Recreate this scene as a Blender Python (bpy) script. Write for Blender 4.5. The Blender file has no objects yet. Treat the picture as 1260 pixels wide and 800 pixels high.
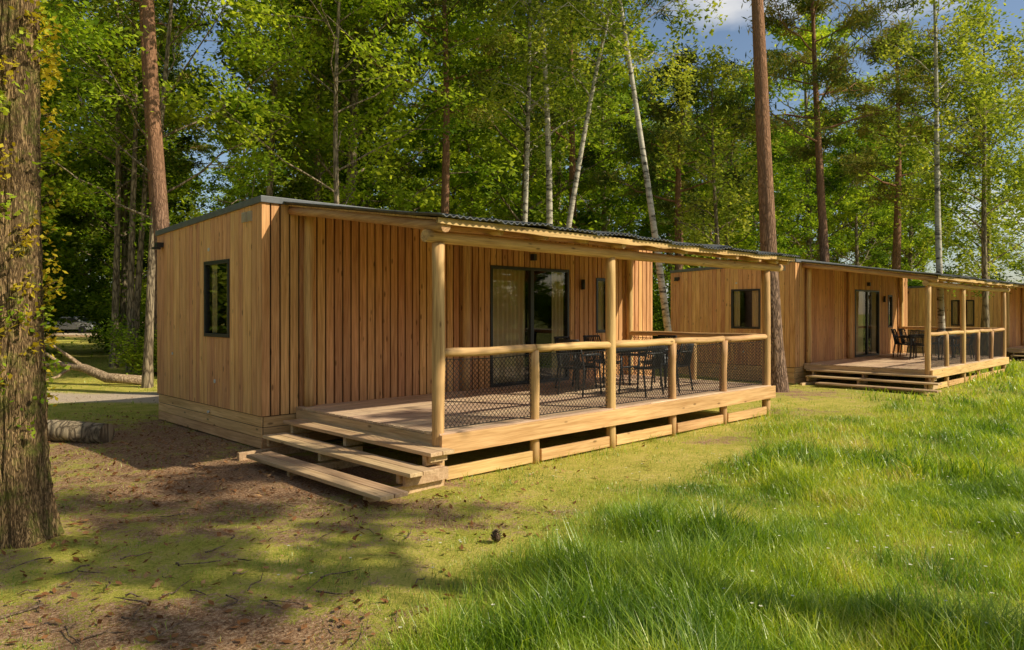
import bpy, math, random
import numpy as np
from mathutils import Vector
random.seed(3)
RG=np.random.default_rng(11)
scene=bpy.context.scene
scene.view_settings.view_transform='Standard'
try: scene.view_settings.look='None'
except Exception: pass
scene.view_settings.exposure=0

# ------------------------------------------------------------ helpers
def loc(X,Z):            # (right, forward) metres on the site -> world x,y
    return (0.716*X+0.698*Z, -0.698*X+0.716*Z)
_lat={}
def vn(x,y,s,seed=0):
    if seed not in _lat: _lat[seed]=np.random.default_rng(seed+100).random((256,256))
    g=_lat[seed]; x=np.asarray(x,float)/s+1000.3; y=np.asarray(y,float)/s+1000.7
    xi=np.floor(x).astype(int); yi=np.floor(y).astype(int); fx=x-xi; fy=y-yi
    fx=fx*fx*(3-2*fx); fy=fy*fy*(3-2*fy); a=xi%256; b=yi%256; a1=(xi+1)%256; b1=(yi+1)%256
    return (g[a,b]*(1-fx)+g[a1,b]*fx)*(1-fy)+(g[a,b1]*(1-fx)+g[a1,b1]*fx)*fy
def gh(x,y):
    x=np.asarray(x,float); y=np.asarray(y,float)
    z=-0.0085*np.clip(x-13,0,40)
    near=np.clip((np.hypot(x-9,y-9.5)-3)/6,0,1)
    z=z+near*0.10*(vn(x,y,4.5,5)-.5)+0.03*(vn(x,y,1.1,6)-.5)
    far=np.clip((np.hypot(x-12,y-8)-45)/60,0,1)
    return z+far*1.2*(vn(x,y,40,8)-.4)

class MB:
    def __init__(s): s.v=[];s.n=0;s.q=[];s.qm=[];s.qs=[];s.t=[];s.tm=[];s.ts=[]
    def addv(s,v):
        v=np.asarray(v,float).reshape(-1,3); o=s.n; s.v.append(v); s.n+=len(v); return o
    def quads(s,q,m=0,sm=False):
        q=np.asarray(q,int).reshape(-1,4); s.q.append(q); s.qm.append(np.full(len(q),m)); s.qs.append(np.full(len(q),sm))
    def tris(s,q,m=0,sm=False):
        q=np.asarray(q,int).reshape(-1,3); s.t.append(q); s.tm.append(np.full(len(q),m)); s.ts.append(np.full(len(q),sm))
    def hexa(s,c,m=0):
        o=s.addv(c); s.quads(np.array([[0,3,2,1],[4,5,6,7],[0,1,5,4],[1,2,6,5],[2,3,7,6],[3,0,4,7]])+o,m)
    def box(s,x0,x1,y0,y1,z0,z1,m=0,z1b=None,axis=0):
        za=zb=z1
        if z1b is not None: zb=z1b
        if axis==0: t=[za,zb,zb,za]
        else: t=[za,za,zb,zb]
        s.hexa([(x0,y0,z0),(x1,y0,z0),(x1,y1,z0),(x0,y1,z0),(x0,y0,t[0]),(x1,y0,t[1]),(x1,y1,t[2]),(x0,y1,t[3])],m)
    def tube(s,pts,rad,n=8,m=0,cap=True,sm=True,lump=0.0):
        p=np.asarray(pts,float); k=len(p); r=np.broadcast_to(np.asarray(rad,float),(k,)).copy()
        d=p[-1]-p[0]; ref=np.eye(3)[np.argmin(np.abs(d))]
        t=np.gradient(p,axis=0); t/=np.linalg.norm(t,axis=1)[:,None]+1e-9
        u=np.cross(t,ref); u/=np.linalg.norm(u,axis=1)[:,None]+1e-9; w=np.cross(t,u)
        a=np.arange(n)*2*math.pi/n
        rr=r[:,None]*np.ones((k,n))
        if lump: rr*=1+lump*(RG.random((k,n))-.5)
        V=p[:,None,:]+rr[:,:,None]*(np.cos(a)[None,:,None]*u[:,None,:]+np.sin(a)[None,:,None]*w[:,None,:])
        o=s.addv(V); i=np.arange(k-1)[:,None]*n; j=np.arange(n)[None,:]; j2=(j+1)%n
        q=np.stack([i+j,i+n+j,i+n+j2,i+j2],-1).reshape(-1,4)+o
        s.quads(q,m,sm)
        if cap:
            c=s.addv([p[0],p[-1]]); jj=np.arange(n); j3=(jj+1)%n
            s.tris(np.stack([np.full(n,c),o+jj,o+j3],-1),m); s.tris(np.stack([np.full(n,c+1),o+(k-1)*n+j3,o+(k-1)*n+jj],-1),m)
    def leaves(s,P,size,rg,m=0,asp=.5,up=.6,jit=.35):
        n=len(P)
        nr=rg.normal(size=(n,3)); nr[:,2]=np.abs(nr[:,2])+up; nr/=np.linalg.norm(nr,axis=1)[:,None]
        t=rg.normal(size=(n,3)); t-=nr*(t*nr).sum(1)[:,None]; t/=np.linalg.norm(t,axis=1)[:,None]
        b=np.cross(nr,t); sz=(size*(1+jit*(rg.random(n)*2-1)))[:,None]*.5
        V=np.stack([P-t*sz,P+b*sz*asp+t*sz*.1,P+t*sz,P-b*sz*asp+t*sz*.1],1)
        o=s.addv(V); s.quads(np.arange(n*4).reshape(-1,4)+o,m)
    def mesh(s,name,mats):
        V=np.concatenate(s.v) if s.v else np.zeros((0,3))
        Q=np.concatenate(s.q) if s.q else np.zeros((0,4),int); T=np.concatenate(s.t) if s.t else np.zeros((0,3),int)
        me=bpy.data.meshes.new(name); me.vertices.add(len(V)); me.vertices.foreach_set('co',V.astype(np.float32).ravel())
        L=np.concatenate([Q.ravel(),T.ravel()]).astype(np.int32); me.loops.add(len(L)); me.loops.foreach_set('vertex_index',L)
        st=np.concatenate([np.arange(len(Q))*4,len(Q)*4+np.arange(len(T))*3]).astype(np.int32)
        me.polygons.add(len(st)); me.polygons.foreach_set('loop_start',st)
        M=np.concatenate(s.qm+s.tm).astype(np.int32); S=np.concatenate(s.qs+s.ts).astype(bool)
        me.polygons.foreach_set('material_index',M); me.polygons.foreach_set('use_smooth',S)
        for m in mats: me.materials.append(m)
        me.update(calc_edges=True); return me
    def obj(s,name,mats,parent=None,location=None,bevel=0):
        o=bpy.data.objects.new(name,s.mesh(name,mats)); scene.collection.objects.link(o)
        if parent: o.parent=parent
        if location is not None: o.location=location
        if bevel:
            b=o.modifiers.new('bevel','BEVEL'); b.width=bevel; b.segments=2; b.limit_method='ANGLE'
        return o
def empty(name,l=(0,0,0)):
    e=bpy.data.objects.new(name,None); scene.collection.objects.link(e); e.location=l; e.empty_display_size=.3; return e

# ------------------------------------------------------------ materials
class NT:
    def __init__(s,name):
        s.mat=bpy.data.materials.new(name); s.mat.use_nodes=True; s.t=s.mat.node_tree; s.t.nodes.clear()
        s.out=s.t.nodes.new('ShaderNodeOutputMaterial')
    def n(s,typ,**k):
        nd=s.t.nodes.new(typ)
        for a,b in k.items():
            if a.startswith('i_'):
                nd.inputs[a[2:].replace('_',' ')].default_value=b
            else: setattr(nd,a,b)
        return nd
    def l(s,a,b): s.t.links.new(a,b)
    def ramp(s,src,stops):
        r=s.n('ShaderNodeValToRGB'); e=r.color_ramp.elements
        while len(e)<len(stops): e.new(.5)
        for x,(p,c) in zip(e,stops): x.position=p; x.color=(*c,1) if len(c)==3 else c
        s.l(src,r.inputs[0]); return r.outputs[0]
    def mix(s,f,a,b,mode='MIX'):
        m=s.n('ShaderNodeMix'); m.data_type='RGBA'; m.blend_type=mode
        for i,v in ((0,f),(6,a),(7,b)):
            if isinstance(v,(int,float)): m.inputs[i].default_value=v
            elif isinstance(v,tuple): m.inputs[i].default_value=(*v,1)
            else: s.l(v,m.inputs[i])
        return m.outputs[2]
    def math(s,op,a,b=0.0,c=None):
        m=s.n('ShaderNodeMath'); m.operation=op
        for i,v in enumerate((a,b,c)):
            if v is None: continue
            if isinstance(v,(int,float)): m.inputs[i].default_value=v
            else: s.l(v,m.inputs[i])
        return m.outputs[0]
    def bsdf(s,col,rough=.7,spec=.3,bump=None,bs=.3,bd=.01,metal=0):
        b=s.n('ShaderNodeBsdfPrincipled'); b.inputs['Roughness'].default_value=rough
        b.inputs['Specular IOR Level'].default_value=spec; b.inputs['Metallic'].default_value=metal
        if isinstance(col,tuple): b.inputs['Base Color'].default_value=(*col,1)
        else: s.l(col,b.inputs['Base Color'])
        if bump is not None:
            u=s.n('ShaderNodeBump'); u.inputs['Strength'].default_value=bs; u.inputs['Distance'].default_value=bd
            s.l(bump,u.inputs['Height']); s.l(u.outputs[0],b.inputs['Normal'])
        s.l(b.outputs[0],s.out.inputs[0]); return b
def wood(name,c_lo,c_hi,axis=2,knots=True,rough=.65,var=.25,spotty=1.0):
    t=NT(name); tc=t.n('ShaderNodeTexCoord'); geo=t.n('ShaderNodeNewGeometry')
    off=t.n('ShaderNodeVectorMath',operation='SCALE'); off.inputs[0].default_value=(13.1,7.7,21.3); t.l(geo.outputs['Random Per Island'],off.inputs['Scale'])
    ad=t.n('ShaderNodeVectorMath',operation='ADD'); t.l(tc.outputs['Object'],ad.inputs[0]); t.l(off.outputs[0],ad.inputs[1])
    def mp(a,b):
        m=t.n('ShaderNodeMapping'); v=[a,a,a]; v[axis]=b; m.inputs['Scale'].default_value=v; t.l(ad.outputs[0],m.inputs[0]); return m.outputs[0]
    n1=t.n('ShaderNodeTexNoise',i_Scale=1.0,i_Detail=4.0,i_Distortion=.6); t.l(mp(28,1.3),n1.inputs['Vector'])
    n2=t.n('ShaderNodeTexNoise',i_Scale=1.0,i_Detail=1.0); t.l(mp(110,4),n2.inputs['Vector'])
    n3=t.n('ShaderNodeTexNoise',i_Scale=1.0,i_Detail=1.0); t.l(mp(1.3,.7),n3.inputs['Vector'])
    f=t.math('ADD',t.math('MULTIPLY',n1.outputs[0],.65),t.math('MULTIPLY',n2.outputs[0],.35))
    col=t.ramp(f,[(.33,c_lo),(.62,c_hi)])
    v=t.math('MULTIPLY_ADD',geo.outputs['Random Per Island'],var,1-var*.6)
    v2=t.math('MULTIPLY',v,t.math('MULTIPLY_ADD',n3.outputs[0],.5,.75))
    hs=t.n('ShaderNodeHueSaturation'); t.l(col,hs.inputs['Color']); t.l(v2,hs.inputs['Value'])
    t.l(t.math('MULTIPLY_ADD',geo.outputs['Random Per Island'],.02,.484),hs.inputs['Hue'])
    c=hs.outputs[0]
    if knots:
        vo=t.n('ShaderNodeTexVoronoi',i_Scale=1.0,i_Randomness=1.0); t.l(mp(7.5,2.6),vo.inputs['Vector'])
        k=t.ramp(vo.outputs['Distance'],[(.07*spotty,(1,1,1)),(.15*spotty,(0,0,0))])
        c=t.mix(t.math('MULTIPLY',k,.75),c,(c_lo[0]*.28,c_lo[1]*.25,c_lo[2]*.25))
    t.bsdf(c,rough,.25,f,.35,.004); return t.mat
def flat(name,c,rough=.5,spec=.4,metal=0,noise=.15):
    t=NT(name); tc=t.n('ShaderNodeTexCoord'); n=t.n('ShaderNodeTexNoise',i_Scale=9.0,i_Detail=3.0); t.l(tc.outputs['Object'],n.inputs[0])
    col=t.ramp(n.outputs[0],[(.3,tuple(x*(1-noise) for x in c)),(.7,tuple(min(1,x*(1+noise)) for x in c))])
    t.bsdf(col,rough,spec,None,.1,.003,metal); return t.mat
def leafmat(name,ca,cb,cc,tr=.45,trc=None):
    t=NT(name); geo=t.n('ShaderNodeNewGeometry'); oi=t.n('ShaderNodeObjectInfo')
    n=t.n('ShaderNodeTexNoise',i_Scale=.6,i_Detail=0.0); t.l(geo.outputs['Position'],n.inputs[0])
    f=t.math('ADD',t.math('MULTIPLY',geo.outputs['Random Per Island'],.5),t.math('MULTIPLY_ADD',n.outputs[0],1.3,-.4))
    f=t.math('ADD',f,t.math('MULTIPLY_ADD',oi.outputs['Random'],.5,-.28))
    col=t.ramp(f,[(.1,ca),(.5,cb),(.95,cc)])
    d=t.n('ShaderNodeBsdfDiffuse'); t.l(col,d.inputs[0])
    tl=t.n('ShaderNodeBsdfTranslucent'); tc=t.mix(1.0,col,trc or (1.5,1.4,.6),'MULTIPLY'); t.l(tc,tl.inputs[0])
    m=t.n('ShaderNodeMixShader'); m.inputs[0].default_value=tr; t.l(d.outputs[0],m.inputs[1]); t.l(tl.outputs[0],m.inputs[2]); t.l(m.outputs[0],t.out.inputs[0]); return t.mat
def barkmat(name,dark,light,sc=9,stretch=.22,bd=.02,rough=.9,orange=None,moss=None,warp=.2,crack=2.2):
    t=NT(name); tc=t.n('ShaderNodeTexCoord'); m=t.n('ShaderNodeMapping'); m.inputs['Scale'].default_value=(1,1,stretch); t.l(tc.outputs['Object'],m.inputs[0])
    n0=t.n('ShaderNodeTexNoise',i_Scale=sc*.6,i_Detail=4.0); t.l(m.outputs[0],n0.inputs[0])
    ad=t.n('ShaderNodeVectorMath',operation='MULTIPLY_ADD'); t.l(n0.outputs['Color'],ad.inputs[0]); ad.inputs[1].default_value=(warp,warp,warp); t.l(m.outputs[0],ad.inputs[2])
    v=t.n('ShaderNodeTexVoronoi',feature='DISTANCE_TO_EDGE',i_Scale=sc); t.l(ad.outputs[0],v.inputs['Vector'])
    n=t.n('ShaderNodeTexNoise',i_Scale=sc*3,i_Detail=5.0,i_Roughness=.7); t.l(m.outputs[0],n.inputs[0])
    f=t.math('ADD',t.math('MULTIPLY',t.math('MINIMUM',v.outputs['Distance'],.28),crack),t.math('MULTIPLY',n.outputs[0],.6))
    col=t.ramp(f,[(.25,dark),(.75,light)])
    if orange:
        sp=t.n('ShaderNodeSeparateXYZ'); t.l(tc.outputs['Object'],sp.inputs[0])
        k=t.ramp(t.math('MULTIPLY',sp.outputs[2],.1),[(.25,(0,0,0)),(.6,(1,1,1))]); col=t.mix(k,col,t.mix(f,tuple(x*.35 for x in orange),orange))
    if moss:
        nm=t.n('ShaderNodeTexNoise',i_Scale=4.5,i_Detail=8.0,i_Roughness=.8); t.l(tc.outputs['Object'],nm.inputs[0])
        k=t.ramp(nm.outputs[0],[(.50,(0,0,0)),(.66,(1,1,1))]); col=t.mix(t.math('MULTIPLY',k,.75),col,t.mix(n.outputs[0],tuple(x*.4 for x in moss),moss))
    t.bsdf(col,rough,.15,f,1.0,bd); return t.mat

W_side=wood('larch_cladding_side_lifted',(.60,.28,.10),(.92,.53,.225),2,var=.22)  # colour lifted and warmed to make up for missing sun on the side wall
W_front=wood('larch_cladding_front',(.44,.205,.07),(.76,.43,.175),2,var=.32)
W_skirt=wood('larch_skirt',(.58,.31,.12),(.86,.54,.25),1,var=.25)
W_skirtx=wood('larch_skirt_x',(.46,.26,.10),(.72,.45,.2),0,var=.25)
W_deck=wood('deck_boards',(.44,.29,.17),(.74,.55,.36),0,var=.35)
W_step=wood('step_boards',(.42,.27,.13),(.70,.50,.28),1,var=.3)
W_beam=wood('beam_timber',(.50,.29,.10),(.78,.51,.22),0,var=.2)
W_logz=wood('log_post',(.40,.225,.085),(.72,.47,.20),2,var=.15,spotty=.9)
W_logx=wood('log_beam',(.40,.225,.085),(.72,.47,.20),0,var=.15,spotty=.9)
W_logy=wood('log_rafter',(.40,.23,.09),(.68,.45,.2),1,var=.15,spotty=.8)
M_felt=flat('dark_membrane',(.012,.011,.010),.8,.2)
M_black=flat('black_frame',(.022,.023,.025),.4,.5)
M_roof=flat('roof_sheet',(.11,.112,.115),.75,.3,noise=.4)
M_trim=flat('roof_trim',(.13,.135,.14),.4,.5)
M_furn=flat('dark_resin',(.025,.026,.028),.45,.4)
M_net=flat('net_cord',(.015,.015,.015),.8,.2)
M_inner=flat('interior_wall',(.30,.25,.2),.8,.2)
M_vent=flat('vent_beige',(.5,.42,.33),.5,.3)
M_white=flat('white_plastic',(.7,.68,.64),.4,.4)
def curtain():
    t=NT('curtain'); d=t.n('ShaderNodeBsdfDiffuse'); d.inputs[0].default_value=(.88,.68,.40,1); tl=t.n('ShaderNodeBsdfTranslucent'); tl.inputs[0].default_value=(.75,.6,.38,1)
    m=t.n('ShaderNodeMixShader'); m.inputs[0].default_value=.15; t.l(d.outputs[0],m.inputs[1]); t.l(tl.outputs[0],m.inputs[2]); t.l(m.outputs[0],t.out.inputs[0]); return t.mat
M_curt=curtain()
def glass():
    t=NT('window_glass'); tr=t.n('ShaderNodeBsdfTransparent'); tr.inputs[0].default_value=(.93,.95,.94,1); g=t.n('ShaderNodeBsdfGlossy'); g.inputs['Roughness'].default_value=.01
    fr=t.n('ShaderNodeFresnel'); fr.inputs[0].default_value=1.5; f=t.math('MULTIPLY_ADD',fr.outputs[0],1.0,.03)
    m=t.n('ShaderNodeMixShader'); t.l(f,m.inputs[0]); t.l(tr.outputs[0],m.inputs[1]); t.l(g.outputs[0],m.inputs[2]); t.l(m.outputs[0],t.out.inputs[0]); return t.mat
M_glass=glass()
L_oak=leafmat('leaf_broad',(.05,.10,.015),(.19,.29,.03),(.38,.46,.05))
L_bright=leafmat('leaf_bright',(.09,.17,.018),(.30,.42,.03),(.52,.60,.07),.5)
L_birch=leafmat('leaf_birch',(.10,.155,.025),(.29,.36,.05),(.52,.54,.10),.45)
L_pine=leafmat('pine_needles',(.05,.085,.026),(.14,.18,.04),(.36,.29,.07),.25)
L_rust=leafmat('leaf_rusty',(.24,.17,.012),(.50,.38,.03),(.62,.52,.05),.45)
L_dead=leafmat('dead_leaf',(.10,.040,.015),(.28,.13,.055),(.50,.30,.14),.1)
B_oak=barkmat('bark_oak',(.045,.025,.012),(.50,.32,.155),26,.16,.03,moss=(.34,.40,.06),warp=.3,crack=1.5)
B_gen=barkmat('bark_grey',(.07,.05,.033),(.36,.28,.18),9,.25,.02)
B_pine=barkmat('bark_pine',(.06,.035,.025),(.34,.22,.15),14,.22,.03,orange=(.44,.23,.13),warp=.28,crack=1.8)
def birchbark():
    t=NT('bark_birch'); tc=t.n('ShaderNodeTexCoord'); m=t.n('ShaderNodeMapping'); m.inputs['Scale'].default_value=(2,2,7); t.l(tc.outputs['Object'],m.inputs[0])
    n=t.n('ShaderNodeTexNoise',i_Scale=1.4,i_Detail=4.0,i_Roughness=.7); t.l(m.outputs[0],n.inputs[0])
    c=t.ramp(n.outputs[0],[(.38,(.06,.05,.035)),(.49,(.46,.41,.32)),(.8,(.66,.60,.48))]); t.bsdf(c,.7,.2,None); return t.mat
B_birch=birchbark()
def grassmat():
    t=NT('grass_blades'); geo=t.n('ShaderNodeNewGeometry')
    n=t.n('ShaderNodeTexNoise',i_Scale=.8,i_Detail=2.0,i_Roughness=.7); t.l(geo.outputs['Position'],n.inputs[0])
    f=t.math('ADD',t.math('MULTIPLY',geo.outputs['Random Per Island'],.55),t.math('MULTIPLY_ADD',n.outputs[0],2.2,-.88))
    col=t.ramp(f,[(.0,(.08,.17,.012)),(.35,(.24,.38,.022)),(.7,(.46,.54,.045)),(.94,(.62,.58,.12)),(1.0,(.68,.57,.26))])
    d=t.n('ShaderNodeBsdfDiffuse'); t.l(col,d.inputs[0])
    gl=t.n('ShaderNodeBsdfGlossy'); gl.inputs['Roughness'].default_value=.4; gl.inputs[0].default_value=(.9,.9,.8,1)
    tl=t.n('ShaderNodeBsdfTranslucent'); t.l(t.mix(1.0,col,(1.4,1.35,.5),'MULTIPLY'),tl.inputs[0])
    m=t.n('ShaderNodeMixShader'); m.inputs[0].default_value=.45; t.l(d.outputs[0],m.inputs[1]); t.l(tl.outputs[0],m.inputs[2])
    m2=t.n('ShaderNodeMixShader'); m2.inputs[0].default_value=.05; t.l(m.outputs[0],m2.inputs[1]); t.l(gl.outputs[0],m2.inputs[2]); t.l(m2.outputs[0],t.out.inputs[0]); return t.mat
M_grass=grassmat()
def groundmat():
    t=NT('ground_mix'); geo=t.n('ShaderNodeNewGeometry'); at=t.n('ShaderNodeAttribute',attribute_name='mask'); sp=t.n('ShaderNodeSeparateColor'); t.l(at.outputs['Color'],sp.inputs[0])
    def nz(s,d=5,r=.6):
        n=t.n('ShaderNodeTexNoise',i_Scale=s,i_Detail=d,i_Roughness=r); t.l(geo.outputs['Position'],n.inputs[0]); return n.outputs[0]
    mid=nz(2.2,6,.75); fine=nz(34,4,.8)
    moss=t.ramp(t.math('ADD',t.math('MULTIPLY',mid,.5),t.math('MULTIPLY',fine,.5)),[(.34,(.20,.19,.035)),(.45,(.46,.43,.07)),(.55,(.70,.58,.13)),(.66,(.74,.54,.26))])
    soil=t.ramp(fine,[(.34,(.12,.055,.028)),(.5,(.38,.215,.115)),(.64,(.68,.46,.28))])
    path=t.ramp(fine,[(.3,(.56,.42,.30)),(.7,(.76,.61,.47))])
    fs=t.math('ADD',sp.outputs[0],t.math('ADD',t.math('MULTIPLY_ADD',mid,2.4,-1.2),t.math('MULTIPLY_ADD',fine,1.6,-.8)))
    c=t.mix(t.ramp(fs,[(.40,(0,0,0)),(.60,(1,1,1))]),moss,soil)
    c=t.mix(sp.outputs[1],c,path)
    c=t.mix(t.math('MULTIPLY',sp.outputs[2],.7),c,(.17,.24,.03))
    t.bsdf(c,.95,.1,fine,1.0,.04); return t.mat
M_ground=groundmat()

# ------------------------------------------------------------ camera, world, sun
cam=bpy.data.cameras.new('camera'); co=bpy.data.objects.new('camera',cam); scene.collection.objects.link(co); scene.camera=co
co.location=(0,0,1.9); co.rotation_euler=(math.radians(90),0,math.radians(-44.27)); cam.lens=25.8; cam.sensor_width=36; cam.shift_y=-.0127; cam.clip_end=2000; cam.clip_start=.05
SUN_H=Vector((.48,-.877,0)).normalized(); EL=math.radians(37)
sd=Vector((SUN_H.x*math.cos(EL),SUN_H.y*math.cos(EL),math.sin(EL)))
sl=bpy.data.lights.new('sun','SUN'); sl.energy=5; sl.angle=math.radians(.5); sl.color=(1,.91,.70)
so=bpy.data.objects.new('sun',sl); scene.collection.objects.link(so); so.location=(10,-20,30); so.rotation_euler=(-sd).to_track_quat('-Z','Y').to_euler()
w=bpy.data.worlds.new('World'); scene.world=w; w.use_nodes=True; nt=w.node_tree; nt.nodes.clear()
wo=nt.nodes.new('ShaderNodeOutputWorld'); bg=nt.nodes.new('ShaderNodeBackground'); sk=nt.nodes.new('ShaderNodeTexSky'); sk.sky_type='NISHITA'; sk.sun_disc=False
sk.sun_elevation=EL; sk.sun_rotation=math.atan2(SUN_H.x,SUN_H.y); sk.dust_density=1.0
tc=nt.nodes.new('ShaderNodeTexCoord'); mp=nt.nodes.new('ShaderNodeMapping'); mp.inputs['Scale'].default_value=(1,1,2.5); nt.links.new(tc.outputs['Generated'],mp.inputs[0])
nz=nt.nodes.new('ShaderNodeTexNoise'); nz.inputs['Scale'].default_value=2.6; nz.inputs['Detail'].default_value=7; nt.links.new(mp.outputs[0],nz.inputs[0])
rp=nt.nodes.new('ShaderNodeValToRGB'); rp.color_ramp.elements[0].position=.55; rp.color_ramp.elements[1].position=.70; nt.links.new(nz.outputs[0],rp.inputs[0])
mx=nt.nodes.new('ShaderNodeMix'); mx.data_type='RGBA'; nt.links.new(rp.outputs[0],mx.inputs[0]); nt.links.new(sk.outputs[0],mx.inputs[6]); mx.inputs[7].default_value=(8.6,8.3,7.8,1)
nt.links.new(mx.outputs[2],bg.inputs[0]); bg.inputs[1].default_value=.118; nt.links.new(bg.outputs[0],wo.inputs[0])

# ------------------------------------------------------------ ground
CX,CY=4.55,9.57
def axis_coords():
    fine=np.arange(-14,30,.16); mid=np.concatenate([np.arange(30,80,.8)]); far=np.array([85,95,110,140,180,250,400,700.])
    neg=-np.concatenate([np.arange(14.8,60,.9),np.array([65,75,95,130,180,250,400,700.])])[::-1]
    return np.concatenate([neg,fine,mid,far])
ax=axis_coords(); gx,gy=np.meshgrid(ax,ax,indexing='ij'); gz=gh(gx,gy)
mb=MB(); mb.addv(np.stack([gx,gy,gz],-1)); N=len(ax)
i=np.arange(N-1)[:,None]*N; j=np.arange(N-1)[None,:]; mb.quads(np.stack([i+j,i+N+j,i+N+j+1,i+j+1],-1),0,True)
go=mb.obj('ground',[M_ground])
def XZ(x,y): return .716*x-.698*y, .698*x+.716*y
def sstep(a,b,x): t=np.clip((x-a)/(b-a),0,1); return t*t*(3-2*t)
def blob(X,Z,cx,cz,rx,rz): return np.exp(-(((X-cx)/rx)**2+((Z-cz)/rz)**2))
def masks(x,y):
    X,Z=XZ(x,y)
    lush=sstep(.7,-.7,y-(3.6+.20*(x-2.5)+1.6*(vn(x,y,1.6,21)-.5)))*(.55+.45*sstep(.25,.55,vn(x,y,2.3,22)))
    soil=.80*blob(X,Z,-5.4,11,3.0,3.0)+.75*blob(X,Z,-2.6,8.4,1.8,1.3)+.55*blob(X,Z,-2.6,4.3,1.8,.6)+.40*blob(X,Z,-3.2,6.6,2.8,1.8)+.6*blob(X,Z,6.6,17.6,2.2,1.6)+.7*blob(X,Z,3.6,10.9,1.4,.5)+.6*blob(X,Z,5.6,14.0,1.4,.8)+.45*blob(X,Z,-1.2,4.3,1.2,.5)+.35*blob(X,Z,-.3,6.8,1.2,.8)
    clr=sstep(-.85,-.75,X/np.maximum(Z,1))*sstep(-.44,-.50,X/np.maximum(Z,1))*sstep(60,50,Z)
    soil=soil+.75*sstep(14.5,19,y)*sstep(-40,-4,x-y*.2)*(1-clr)
    soil=np.clip(soil,0,1)*(1-lush)
    d=np.abs(Z-(16.4+.02*(X+8)**2)); path=sstep(1.25,.7,d+.5*(vn(x,y,1.3,31)-.5))*sstep(-5.5,-7,X)
    path=np.maximum(path,sstep(3.0,2.4,np.abs(Z-64))*sstep(-10,-15,X))
    return soil,path,lush
s_,p_,l_=masks(gx,gy)
ca=go.data.attributes.new('mask','FLOAT_COLOR','POINT'); ca.data.foreach_set('color',np.stack([s_,p_,l_,np.ones_like(s_)],-1).astype(np.float32).ravel())

# ------------------------------------------------------------ grass
def infoot(x,y):
    r=np.zeros(len(x),bool)
    for (ox,oy) in ((0,0),(15.3,-.47),(33,-1.57)):
        a=x-CX-ox; b=y-CY-oy
        r|=(a>-.03)&(a<9.2)&(b>-.03)&(b<4.1); r|=(a>.1)&(a<8.3)&(b>-3.2)&(b<.1); r|=(a>-.5)&(a<.6)&(b>-3.6)&(b<-.3)
    return r
def blades(n,z0,z1,hs,ws,rg,mbg):
    Z=np.sqrt(rg.random(n)*(z1**2-z0**2)+z0**2); X=(rg.random(n)*2-1)*(.8*Z+.8)
    x,y=loc(X,Z); s,p,l=masks(x,y)
    nn=vn(x,y,.35,41); n2=vn(x,y,.9,47)
    keep=(rg.random(n)<np.clip((1-1.15*s)*(1-p),0.015,1)*np.clip(.30+.60*l+.7*(nn-.5)+.6*(n2-.5)*(1-l),.02,1))&~infoot(x,y)
    x=x[keep];y=y[keep];l=l[keep];s=s[keep];nn=nn[keep];m=len(x)
    tuf=vn(x,y,.8,42)
    edge=np.clip(1-np.abs(y-6.2)/.5,0,1)*((x>4.5)&(x<13.5))
    h=hs*(.024+.032*tuf+.10*edge*vn(x,y,.2,48)+l*(.025+.19*tuf*vn(x,y,.3,43)*1.5))*(.35+rg.random(m)*1.2)
    h*=np.where(l<.3,1.0,1.0+.4*sstep(8,4,np.hypot(x,y)))
    wd=ws*(.5+rg.random(m)*.9)*(.6+.6*l)
    az=rg.random(m)*6.283; dirx=np.cos(az);diry=np.sin(az)
    baz=az+1.57+rg.normal(size=m)*.5; bend=h*(.25+.9*rg.random(m))
    bx=np.cos(baz)*bend+.25*h*(vn(x,y,1.2,44)-.3); by=np.sin(baz)*bend+.4*h*(vn(x,y,.7,45)-.5)
    z=gh(x,y)-.004
    o=mbg.addv(np.stack([np.stack([x-dirx*wd,y-diry*wd,z],-1),np.stack([x+dirx*wd,y+diry*wd,z],-1),
      np.stack([x+dirx*wd*.75+bx*.35,y+diry*wd*.75+by*.35,z+h*.6],-1),np.stack([x-dirx*wd*.75+bx*.35,y-diry*wd*.75+by*.35,z+h*.6],-1),
      np.stack([x+bx,y+by,z+h],-1)],1))
    k=np.arange(m)[:,None]*5+o
    mbg.quads(k+np.array([[0,1,2,3]])); mbg.tris(k+np.array([[3,2,4]]))
g=MB(); rg=np.random.default_rng(5)
blades(230000,2.6,8,1.0,.0027,rg,g); blades(140000,8,15,1.0,.0050,rg,g); blades(75000,15,32,1.05,.012,rg,g); blades(25000,32,60,1.3,.033,rg,g)
g.obj('grass',[M_grass])
g=MB(); n=22000; Z=3.5+13*rg.random(n)**.8; X=-Z*.75+rg.random(n)*Z*.95; x,y=loc(X,Z); s,p,l=masks(x,y); k=(rg.random(n)<.10+s)&~infoot(x,y)&(l<.3)
x=x[k];y=y[k]; P=np.stack([x,y,gh(x,y)+.010+.02*rg.random(len(x))],-1); h_=len(P)//2
g.leaves(P[:h_],.052,rg,0,.5,2.0,.6); g.leaves(P[h_:],.06,rg,0,.07,3.0,.5); g.obj('fallen_leaves',[L_dead])
g=MB(); n=240; Z=4+9*rg.random(n); X=(rg.random(n)*1.1-.35)*Z; x,y=loc(X,Z); s,p,l=masks(x,y); k=(s<.3)&~infoot(x,y)&(y<6)
x=x[k];y=y[k]; 
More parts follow.
